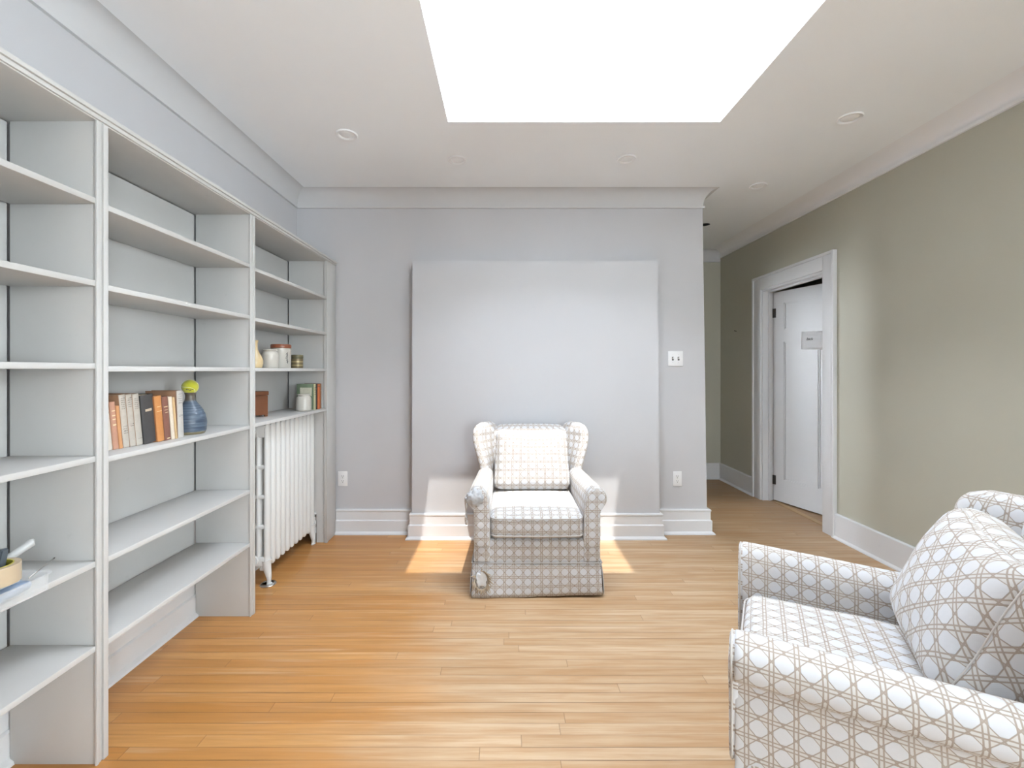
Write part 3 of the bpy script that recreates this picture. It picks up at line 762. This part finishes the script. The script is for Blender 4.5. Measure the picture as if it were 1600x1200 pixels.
bm = BM(); lathe(bm, [(0, 0), (.034, 0), (.038, .004), (.043, .025), (.042, .045), (.034, .068), (.022, .088), (.015, .105), (.0135, .135), (.017, .150), (.020, .156), (.016, .155), (.011, .13), (0, .12)], seg=40); link('body', bm, am, t, auto=50)
bm = BM(); tube(bm, smoothpath([(-.014, .0, .14), (-.040, 0, .135), (-.048, 0, .105), (-.034, 0, .068)], 6), .005, 8); link('handle', bm, am, t, smooth=True)
# far bay, lower shelf
Z4 = 1.012+.0006
jar('stoneware_jar', -1.425, 3.163, Z4, .0505, .117, 'cream stoneware jar in front of the green book on the lower shelf', cer)
wood = plain('reddish_brown_wood', (.16, .055, .022), .4, scale=14, var=.3)
t = empty('wooden_box', (-1.5625, 2.695, Z4), 0); tag(t, 'small reddish-brown wooden box on the shelf above the radiator', 'box')
dvec = Vector((.55, .835)).normalized(); rz = math.atan2(dvec.y, dvec.x); t.rotation_euler = (0, 0, rz)
# local x along the face, local y to the wall; right front corner at world (-1.472,2.777)
c0 = Vector((-1.472, 2.777))-dvec*.13; t.location = (c0.x, c0.y, Z4)
bm = BM(); box(bm, 0, .13, 0, .085, .010, .130, bev=.003); link('body', bm, wood, t, auto=40)
bm = BM(); box(bm, -.003, .133, -.003, .088, .131, .156, bev=.003); link('lid', bm, wood, t, auto=40)
for xx, yy in ((.002, .002), (.113, .002), (.002, .068), (.113, .068)):
    bm = BM(); box(bm, xx, xx+.015, yy, yy+.015, 0, .0098); link('foot', bm, wood, t)
G2 = 'books at the end of the shelf above the radiator'
b_ = book('book', (-1.378, 3.222, Z4), .125, .036, .186, 0.0, (.42,.40,.24), (.15,.20,.13), 'green clothbound book with a pale paper label on its front', group=G2, marks=((.55,.9,4),))
bm = BM(); box(bm, -.100, -.016, -.0008, .0, .098, .160); link('paper_label', bm, plain('cream_label', (.52, .50, .40), .8, scale=90, var=.2), b_)
book('book', (-1.380, 3.262, Z4), .12, .018, .184, 0.0, (.06,.05,.045), (.05,.05,.045), 'narrow near-black book between the green and the orange-red book', group=G2, bands=((.8,.82,.6,(.4,.3,.2)),))
book('book', (-1.376, 3.284, Z4), .12, .045, .182, 0.0, (.46,.12,.035), (.25,.07,.03), 'orange-red book beside the end upright', group=G2, bands=((.9,.93,.9,(.1,.05,.03)),))
book('book', (-1.378, 3.334, Z4), .12, .020, .186, 0.0, (.24,.11,.05), (.16,.08,.05), 'thin brown book last in the row against the end upright', group=G2, bands=((.7,.72,.6,gilt),))

# ================================================================ TRAY WITH TAPE (near bay)
Z5 = .672+.0006
frost = plain('frosted_plastic', (.80, .83, .85), .35, scale=10, var=.03)
b_f = frost.node_tree.nodes['Principled BSDF']; b_f.inputs['Alpha'].default_value = .24
tx0, tx1, ty0, ty1, th = -1.500, -1.298, .96, 1.285, .050
tr = empty('plastic_tray', ((tx0+tx1)/2, (ty0+ty1)/2, Z5)); tag(tr, 'frosted clear plastic tray overhanging the lower shelf at far left', 'tray')
hx_, hy_ = (tx1-tx0)/2, (ty1-ty0)/2
def rrect(hx, hy, r, z, n=5):
    out = []
    for cx_, cy_, a0 in ((hx-r, hy-r, 0), (-hx+r, hy-r, PI/2), (-hx+r, -hy+r, PI), (hx-r, -hy+r, 1.5*PI)):
        for i in range(n+1):
            a = a0+PI/2*i/n; out.append(Vector((cx_+r*math.cos(a), cy_+r*math.sin(a), z)))
    return out
bm = BM()
lps = [rrect(hx_-.006, hy_-.006, .015, 0), rrect(hx_-.002, hy_-.002, .016, .003), rrect(hx_, hy_, .018, th-.002), rrect(hx_+.006, hy_+.006, .022, th-.001), rrect(hx_+.006, hy_+.006, .022, th+.001), rrect(hx_-.003, hy_-.003, .016, th), rrect(hx_-.006, hy_-.006, .014, .006), rrect(hx_-.010, hy_-.010, .012, .004)]
loft(bm, lps, caps=(True, True)); link('tray_body', bm, frost, tr, auto=40)
# contents
bl = plain('blue_cloth', (.24, .31, .42), .8, var=.2)
bm = BM(); puff(bm, (.040, .09, .012), .010, (.002, .002, .010), 8, warp=lambda v, p: v+Vector((0, 0, .004*math.sin(v.x*90)*math.sin(v.y*70))), mat=Matrix.Translation((-1.357, 1.16, Z5+.031)))
tag(link('folded_cloth', bm, bl), 'pale blue folded cloth lying in the plastic tray', 'cloth')
bm = BM(); box(bm, -1.395, -1.315, 1.105, 1.215, Z5+.0535, Z5+.066, bev=.004)
tag(link('small_carton', bm, plain('grey_card', (.45, .47, .48), .6)), 'small grey carton in the tray under the tape roll', 'box')
tp = empty('packing_tape', (-1.345, 1.172, Z5+.0665)); tag(tp, 'roll of tan packing tape lying on the plastic tray', 'tape')
bm = BM(); lathe(bm, [(.041, 0), (.0535, 0), (.0545, .001), (.0545, .047), (.0535, .048), (.041, .048), (.041, 0)], seg=64)
tapem = plain('tan_tape', (.50, .40, .28), .22, scale=8, var=.25); link('tape_roll', bm, tapem, tp, auto=40)
bm = BM(); lathe(bm, [(.038, 0), (.0408, 0), (.0408, .049), (.038, .049), (.038, 0)], seg=64); link('core', bm, plain('olive_core', (.42, .38, .06), .7), tp, auto=40)
# slate tool standing in the roll
ut = BM(); zt = Z5+.0668
hexa(ut, [(-1.360, 1.170, zt), (-1.338, 1.170, zt), (-1.338, 1.195, zt), (-1.360, 1.195, zt), (-1.373, 1.180, zt+.078), (-1.333, 1.185, zt+.084), (-1.333, 1.207, zt+.084), (-1.373, 1.203, zt+.078)])
bmesh.ops.bevel(ut, geom=list(ut.edges), offset=.004, segments=2, affect='EDGES')
tag(link('tape_cutter', ut, plain('slate_plastic', (.07, .085, .10), .5), auto=40), 'dark slate plastic cutter standing inside the tape roll', 'cutter')
bm = BM(); tube(bm, smoothpath([(-1.436, 1.175, Z5+.020), (-1.415, 1.235, Z5+.075), (-1.388, 1.302, Z5+.118), (-1.384, 1.312, Z5+.123)], 4), [.009]*4+[.0105]*4+[.0115]*3+[.010, .006], 18)
clr = plain('cloudy_plastic', (.50, .51, .51), .3); clr.node_tree.nodes['Principled BSDF'].inputs['Alpha'].default_value = .8
tag(link('plastic_tube', bm, clr, smooth=True), 'cloudy clear plastic tube leaning out of the tray behind the tape roll', 'tube')
sd = empty('metal_skewer', (-1.315, 1.235, Z5+.0535)); tag(sd, 'thin steel rod lying across the rim of the plastic tray', 'rod')
bm = BM(); tube(bm, [(.0, .0, .0), (-.055, .122, .002)], .0018, 10); link('shaft', bm, M['chrome'], sd, smooth=True)
bm = BM(); tube(bm, [(-.0545, .121, .002), (-.059, .131, .002)], [.0026, .001], 10); link('tip', bm, M['black'], sd, smooth=True)

# ================================================================ RADIATOR
RX, RY0, PITCH, NS = -1.442, 2.715, .0622, 11
rad = empty('radiator', (-1.51, 3.03, 0)); RO = Vector((-1.51, 3.03, 0))
tag(rad, 'white cast-iron column radiator under the far bookcase shelf', 'radiator')
colx = [-1.445, -1.492, -1.539, -1.586]; RT, RB = .978, .105
webs = [(.168, .105), (.352, .024), (.534, .026), (.712, .028), (.900, .978)]
def section(y, end=False):
    wy = .0235 if end else .016
    bm = BM()
    zc = [(.955, 0), (.965, 0)]
    for x in colx:
        rx, ry = .0165, .0245
        loops = []
        for z, s in ((RB, .45), (RB+.008, .8), (RB+.03, 1.0), (.5, 1.0), (RT-.03, 1.0), (RT-.008, .8), (RT, .45)):
            loops.append([Vector((x+rx*s*math.cos(2*PI*i/20), y+ry*s*math.sin(2*PI*i/20), z))-RO for i in range(20)])
        loft(bm, loops)
    for a, b in ((RB+.012, .172), (.340, .366), (.521, .547), (.700, .727), (.892, RT-.012)):
        box(bm, colx[-1]-RO.x, colx[0]-RO.x, y-wy-RO.y, y+wy-RO.y, a, b, bev=.006)
    # hubs joining the sections
    for z in (.155, .93):
        tube(bm, [Vector((-1.515, y-PITCH/2, z))-RO, Vector((-1.515, y+PITCH/2, z))-RO], .019, 16)
    return link('section', bm, M['radiator'], rad, auto=50)
for i in range(NS): section(RY0+PITCH*i, i in (0, NS-1))
def rleg(y, x):
    bm = BM(); p = [Vector((x, y, .15)), Vector((x+.002, y, .11)), Vector((x+.010, y, .07)), Vector((x+.016, y, .035)), Vector((x+.014, y, .014)), Vector((x+.018, y, .001))]
    tube(bm, [q_-RO for q_ in smoothpath(p, 4)], [.030-.018*min(1, k/13) + (.006 if k > 17 else 0) for k in range(len(smoothpath(p, 4)))], 14)
    box(bm, x-.04-RO.x, x-RO.x, y-.012-RO.y, y+.012-RO.y, .085, .125, bev=.008)
    link('leg', bm, M['radiator'], rad, auto=50)
for y in (RY0, RY0+PITCH*(NS-1)):
    for x in (colx[0]-.004, colx[-1]-.020): rleg(y, x)
bm = BM(); lathe(bm, [(0, .0), (.044, 0), (.046, .004), (.040, .010), (.030, .0115)], Vector((colx[0]+.006, RY0, 0))-RO, seg=32); 
# floor cups sit under the front feet
link('floor_cup', bm, M['chrome'], rad, auto=40)['label'] = 'worn metal floor cup'
# end hub plug facing the camera
bm = BM(); 
for k, (r, d) in enumerate(((.034, .012), (.022, .022))): tube(bm, [Vector((-1.515, RY0-.028, .155))-RO, Vector((-1.515, RY0-.030-d, .155))-RO], r, 18)
link('end_plug', bm, M['radiator'], rad, auto=40)
# valve at the far end
vp = Vector((-1.435, 3.398-.0, 0))
bm = BM(); YV = RY0+PITCH*(NS-1)+.052
def vv(*p): return Vector(p)-RO
tube(bm, [vv(-1.448, YV, .0), vv(-1.448, YV, .19)], .013, 16); tube(bm, [vv(-1.448, YV, .07), vv(-1.448, YV, .115)], .021, 8)
tube(bm, [vv(-1.448, YV, .135), vv(-1.448, YV, .165)], .019, 8); tube(bm, [vv(-1.448, YV, .15), vv(-1.515, YV-.03, .155)], .014, 14)
vo_ = link('valve', bm, M['radiator'], rad, auto=40)
bm = BM(); lathe(bm, [(0, .190), (.006, .190), (.007, .205), (.022, .208), (.027, .213), (.027, .221), (.022, .226), (.006, .228), (0, .228)], vv(-1.448, YV, 0), seg=28)
link('valve_wheel', bm, M['radiator'], vo_, auto=45)

# ================================================================ ARMCHAIRS
def armchair(name, loc, rz, label, group, torn=False, bias=False):
    sb = .035 if bias else .012; F = M['fabric']; t = empty(name, loc, rz); tag(t, label, 'armchair', group)
    # base carcass
    bm = BM(); puff(bm, (.364, .378, .075), .022, (0, .004, .004), 14, mat=Matrix.Translation((0, -.005, .250))); link('seat_base', bm, F, t)
    # arms
    for s in (-1, 1):
        prof = [(.268, .20), (.268, .36), (.270, .46), (.276, .530), (.288, .582), (.310, .615), (.342, .627), (.374, .617), (.395, .592), (.401, .562), (.394, .534), (.378, .516), (.362, .506), (.360, .46), (.361, .38), (.362, .30), (.363, .20)]
        P = [Vector((x, 0, z)) for x, z in prof]
        pp = smoothpath(P, 4); 
        loops = []
        ys = [(-.392, .86), (-.391, .93), (-.386, .98), (-.378, 1.0)] + [(-.37+.60*i/14, 1.0) for i in range(15)]
        cx_, cz_ = .328, .42
        for y, k in ys:
            tt = max(0, (y+.37)/.60); lp = []
            for v in pp:
                top = max(0, min(1, (v.z-.45)/.12)); x = cx_+(v.x-cx_)*(k if k == 1 else 1-(1-k)*.35) - .022*tt*top
                z = cz_+(v.z-cz_)*(1-(1-k)*.12) - .016*tt*top
                wob = .0025*noise.noise(Vector((s*3+x*9, y*11, z*9)))
                lp.append(Vector((s*(x+wob), y, z)))
            loops.append(lp)
        bm = BM(); loft(bm, loops, uoff=.013); arm = link('arm', bm, F, t)
        # proud front facing of the arm, rounded at the bottom
        fp = [(.276, .300), (.272, .36), (.272, .46), (.278, .530), (.290, .580), (.311, .611), (.342, .622), (.372, .613), (.391, .590), (.396, .562), (.389, .536), (.374, .518), (.363, .505), (.359, .46), (.359, .38), (.358, .318), (.345, .298), (.318, .288), (.294, .289)]
        fl = smoothpath([Vector((x, 0, z)) for x, z in fp], 3, closed=True)
        cc = Vector((.332, 0, .45)); loops = []
        for y, k in ((-.385, 1.0), (-.398, 1.0), (-.403, .985), (-.405, .955), (-.4065, .8), (-.407, .4)):
            loops.append([Vector((s*(cc.x+(v.x-cc.x)*(k if k < .9 else 1-(1-k)*1.6)), y, cc.z+(v.z-cc.z)*k)) for v in fl])
        bm = BM(); loft(bm, loops, planar=True); fr = link('arm_front', bm, F, arm)
        bm = BM(); tube(bm, [Vector((s*v.x, -.3995, v.z)) for v in fl], .0030, 8, closed=True); link('piping', bm, M['piping'], fr, smooth=True)
    # back: leaning slab
    bm = BM(); loops = []
    for i in range(19):
        u = i/18; z = .20+.70*u
        k = 1.0 if u < .93 else math.sqrt(max(.02, 1-((u-.93)/.07)**2))
        yc = .305+.085*u; hw = .305-.01*u; ht = .052*k
        lp = []
        for j in range(40):
            a = 2*PI*j/40; c_, s_ = math.cos(a), math.sin(a)
            ex = (abs(c_)**.35)*(1 if c_ >= 0 else -1); ey = (abs(s_)**.6)*(1 if s_ >= 0 else -1)
            x = hw*ex*(k**.15); lp.append(Vector((x, yc+ht*ey, z-.012*(abs(x)/.3)**2*u)))
        loops.append(lp)
    loft(bm, loops); link('backrest', bm, F, t)
    # wings
    for s in (-1, 1):
        bm = BM(); loops = []
        prev = None
        for i in range(25):
            u = i/24; z = .50+.418*u
            top = 0 if u < .80 else (u-.80)/.20
            kk = math.sqrt(max(0.0, 1-top**2.2))
            flare = min(1, max(0, (z-.56)/.27)); flare = flare*flare*(3-2*flare)
            pf = Vector((.328+.052*flare, .235+.035*u-.02*math.sin(min(1, u/.8)*PI))); pb = Vector((.275, .360+.035*u))
            mid = pf*.55+pb*.45
            pf2 = mid+(pf-mid)*(.35+.65*kk); pb2 = mid+(pb-mid)*(.6+.4*kk)
            r = (.034+.002*flare)*max(.25, kk)
            d = (pf2-pb2).normalized(); nrm = Vector((d.y, -d.x)); lp = []
            for j in range(17):
                a = PI*j/16-PI/2; lp.append(pf2+d*(r*math.cos(a))+nrm*(-r*math.sin(a)))
            nseg = 8
            for j in range(1, nseg):
                lp.append(pf2+(pb2-pf2)*(j/nseg)+nrm*(-r)-nrm*0)
            for j in range(17):
                a = PI*j/16-PI/2; lp.append(pb2-d*(r*math.cos(a))+nrm*(r*math.sin(a)))
            for j in range(1, nseg): lp.append(pb2+(pf2-pb2)*(j/nseg)+nrm*(r))
            loops.append([Vector((s*p.x, p.y, z)) for p in lp])
        if s < 0: loops = [list(reversed(l)) for l in loops]
        loft(bm, loops); link('wing', bm, F, t)
    # seat cushion
    def swarp(v, p):
        v = v.copy(); v.z += .004*noise.noise(v*9); v.x += .003*noise.noise(v*7+Vector((3, 0, 0))); return v
    bm = BM(); puff(bm, (.270, .290, .072), .034, (0, .012, .016), 18, warp=swarp, mat=Matrix.Translation((0, -.118+sb, .401)))
    sc_ = link('seat_cushion', bm, F, t)
    for zz in (.352, .450):
        bm = BM(); hw, y0, y1, r = .266, -.416+sb, .15, .04
        pth = [Vector((-hw, y1, zz)), Vector((-hw, y0+r, zz))]+[Vector((-hw+r-r*math.cos(a), y0+r-r*math.sin(a), zz)) for a in (.4, .8, 1.2)]+[Vector((-hw+r, y0-.001, zz)), Vector((0, y0-.006, zz)), Vector((hw-r, y0-.001, zz))]+[Vector((hw-r+r*math.sin(a), y0+r-r*math.cos(a), zz)) for a in (.4, .8, 1.2)]+[Vector((hw, y0+r, zz)), Vector((hw, y1, zz))]
        tube(bm, pth, .0032, 8); link('piping', bm, M['piping'], sc_, smooth=True)
    # back cushion, leaning
    def bwarp(v, p):
        v = v.copy(); e = max(0, p[2]); v.z -= .016*e*(1-p[0]**2); 
        v.x *= 1-.035*p[2]
        v += Vector((.004*noise.noise(v*8), .010*noise.noise(v*7+Vector((5, 1, 2))), .004*noise.noise(v*6)))
        return v
    if bias: mt = Matrix.Translation((0, .165, .682)) @ Matrix.Rotation(math.radians(-24), 4, 'X') @ Matrix.Rotation(math.radians(4), 4, 'Y')
    else: mt = Matrix.Translation((0, .165, .680)) @ Matrix.Rotation(math.radians(-15), 4, 'X')
    bm = BM(); PF = puff(bm, (.252, .075, .205), .052 if not bias else .06, (0, .040 if not bias else .055, .004), 20, warp=bwarp, mat=mt)
    bc_ = link('back_cushion', bm, M['fabric45'] if bias else F, t)
    for ys_ in (-1, 1):
        q4 = [math.sin((i/14-.5)*PI) for i in range(14)]
        pth = [PF((a, ys_, -1)) for a in q4]+[PF((1, ys_, a)) for a in q4]+[PF((-a, ys_, 1)) for a in q4]+[PF((-1, ys_, -a)) for a in q4]
        bm = BM(); tube(bm, pth, .0022, 8, closed=True); link('piping', bm, M['piping'], bc_, smooth=True)
    # skirt: four hanging panels with open corner pleats
    def skirt(pts0, pts1, seed, lift=None):
        bm = BM(); n = 40; a0, a1 = Vector(pts0[0]), Vector(pts0[1]); b0, b1 = Vector(pts1[0]), Vector(pts1[1])
        d = (a1-a0).normalized(); out = Vector((d.y, -d.x, 0)); rows = 9; uvl = bm.loops.layers.uv.verify(); V = []
        for side in (0, 1):
            G = []
            for i in range(n+1):
                u = i/n; row = []
                for j in range(rows+1):
                    v = j/rows; p = (a0.lerp(a1, u)).lerp(b0.lerp(b1, u), v)
                    p += out*(.007*v*noise.noise(Vector((u*6+seed, v*1.5, seed)))+.003*math.sin(v*PI))
                    if lift: p.z += lift(u)*v
                    p += out*(-.004 if side else 0)
                    row.append(bm.verts.new(p))
                G.append(row)
            V.append(G)
        L_ = (a1-a0).length; H_ = (b0-a0).length
        def f4(c, uv):
            f = bm.faces.new(c); f.smooth = True
            for lp, q_ in zip(f.loops, uv): lp[uvl].uv = q_
        for side in (0, 1):
            G = V[side]
            for i in range(n):
                for j in range(rows):
                    f4((G[i][j], G[i+1][j], G[i+1][j+1], G[i][j+1]), [((i+a)/n*L_, (j+b)/rows*H_) for a, b in ((0, 0), (1, 0), (1, 1), (0, 1))])
        A, B = V
        for i in range(n):
            f4((A[i][0], A[i+1][0], B[i+1][0], B[i][0]), [(0, 0)]*4); f4((A[i][rows], A[i+1][rows], B[i+1][rows], B[i][rows]), [(0, 0)]*4)
        for j in range(rows):
            f4((A[0][j], A[0][j+1], B[0][j+1], B[0][j]), [(0, 0)]*4); f4((A[n][j], A[n][j+1], B[n][j+1], B[n][j]), [(0, 0)]*4)
        bmesh.ops.recalc_face_normals(bm, faces=bm.faces)
        return link('skirt_panel', bm, F, t)
    zt_, zb_ = .192, .004
    skirt([(-.372, -.389, zt_), (.368, -.389, zt_)], [(-.374, -.407, zb_), (.373, -.405, zb_)], 1.0, lift=lambda u: (.014*max(0, (u-.3)/.7)))
    skirt([(.372, -.383, zt_), (.372, .372, zt_)], [(.386, -.390, zb_+.012), (.384, .385, zb_)], 4.0)
    skirt([(-.372, .372, zt_), (-.372, -.383, zt_)], [(-.384, .385, zb_), (-.386, -.390, zb_+.01)], 7.0)
    skirt([(.368, .380, zt_), (-.368, .380, zt_)], [(.37, .392, zb_), (-.37, .392, zb_)], 9.0)
    bm = BM(); tube(bm, [(-.372, -.392, .194), (.370, -.392, .194)], .0032, 8); tube(bm, [(.374, -.388, .194), (.374, .375, .194)], .0032, 8); tube(bm, [(-.374, -.388, .194), (-.374, .375, .194)], .0032, 8)
    link('piping', bm, M['piping'], t, smooth=True)
    if torn:
        # cover worn loose: a gathered wad over the left arm scroll and a strip hanging from it
        bm = BM(); bmesh.ops.create_icosphere(bm, subdivisions=4, radius=1)
        for v in bm.verts:
            n_ = v.co.copy(); fold = abs(noise.noise(n_*3.1+Vector((1, 4, 2)))); k = 1.02-.34*max(0, .25-fold)*2+.16*noise.noise(n_*2.1)+.05*noise.noise(n_*7)
            v.co = Vector((-.352+.054*n_.x*k, -.398+.026*n_.y*k, .568+.052*n_.z*k))
        link('torn_fabric', bm, plain('worn_grey_lining', (.44, .45, .47), .9, scale=30, var=.25), t, smooth=True)['label'] = 'grey gathered torn cloth on the arm end'
        bm = BM(); loops = []
        for i in range(12):
            u = i/11; c = Vector((-.404-.004*math.sin(u*3), -.372-.01*u, .575-.165*u)); wd = .026*(1-u)**.7+.004; tk = .004+.003*(1-u)
            loops.append([c+Vector((tk*math.cos(a)*1.2+.004*math.sin(u*9+a), wd*math.sin(a), 0)) for a in [2*PI*j/14 for j in range(14)]])
        loft(bm, loops); link('torn_strip', bm, F, t)['label'] = 'hanging strip of loose cover'
        # ripped skirt corner showing pale lining and frayed edges
        rn = random.Random(5); bm = BM()
        ang = [2*PI*j/22 for j in range(22)]; ctr = Vector((-.318, -.413, .105)); loops = []
        shape = [.70+.5*rn.random() for _ in ang]
        for y, k in ((.006, 1.0), (-.001, 1.0), (-.004, .8), (-.003, .4)):
            loops.append([ctr+Vector((.032*k*shape[j]*math.cos(a), y+.003*math.sin(3*a)*k, .046*k*shape[j]*math.sin(a))) for j, a in enumerate(ang)])
        loft(bm, loops); link('lining_patch', bm, M['lining'], t)['label'] = 'white lining showing through the torn skirt'
        bm = BM()
        for k in range(44):
            u = k/43; a = -3.6+u*5.2; st2 = ctr+Vector((.036*math.cos(a), -.002, .052*math.sin(a)))
            L2 = .014+.034*rn.random(); d2 = Vector((math.cos(a)*.5+(rn.random()-.5)*.9, -.25-.2*rn.random(), math.sin(a)*.6-.5*rn.random())).normalized()
            tube(bm, [st2, st2+d2*L2*.5+Vector((0, 0, -.002)), st2+d2*L2+Vector((0, 0, -.006))], [.0045, .003, .0008], 5)
        for v in bm.verts: v.co.z = max(v.co.z, .004)
        link('frayed_edge', bm, plain('frayed_tan_thread', (.42, .34, .25), .9, var=.3), t, smooth=True)['label'] = 'tan frayed edge'
    return t
armchair('armchair', (.180, 2.960, 0), 0.0, 'cane-print cream wingback armchair facing the camera in front of the boxed grey panel', 'pair of matching armchairs', torn=True)
armchair('armchair', (1.102, 1.2626, 0), math.radians(-119.3), 'cane-print cream armchair seen from the side at the lower right, cut by the frame', 'pair of matching armchairs', bias=True)
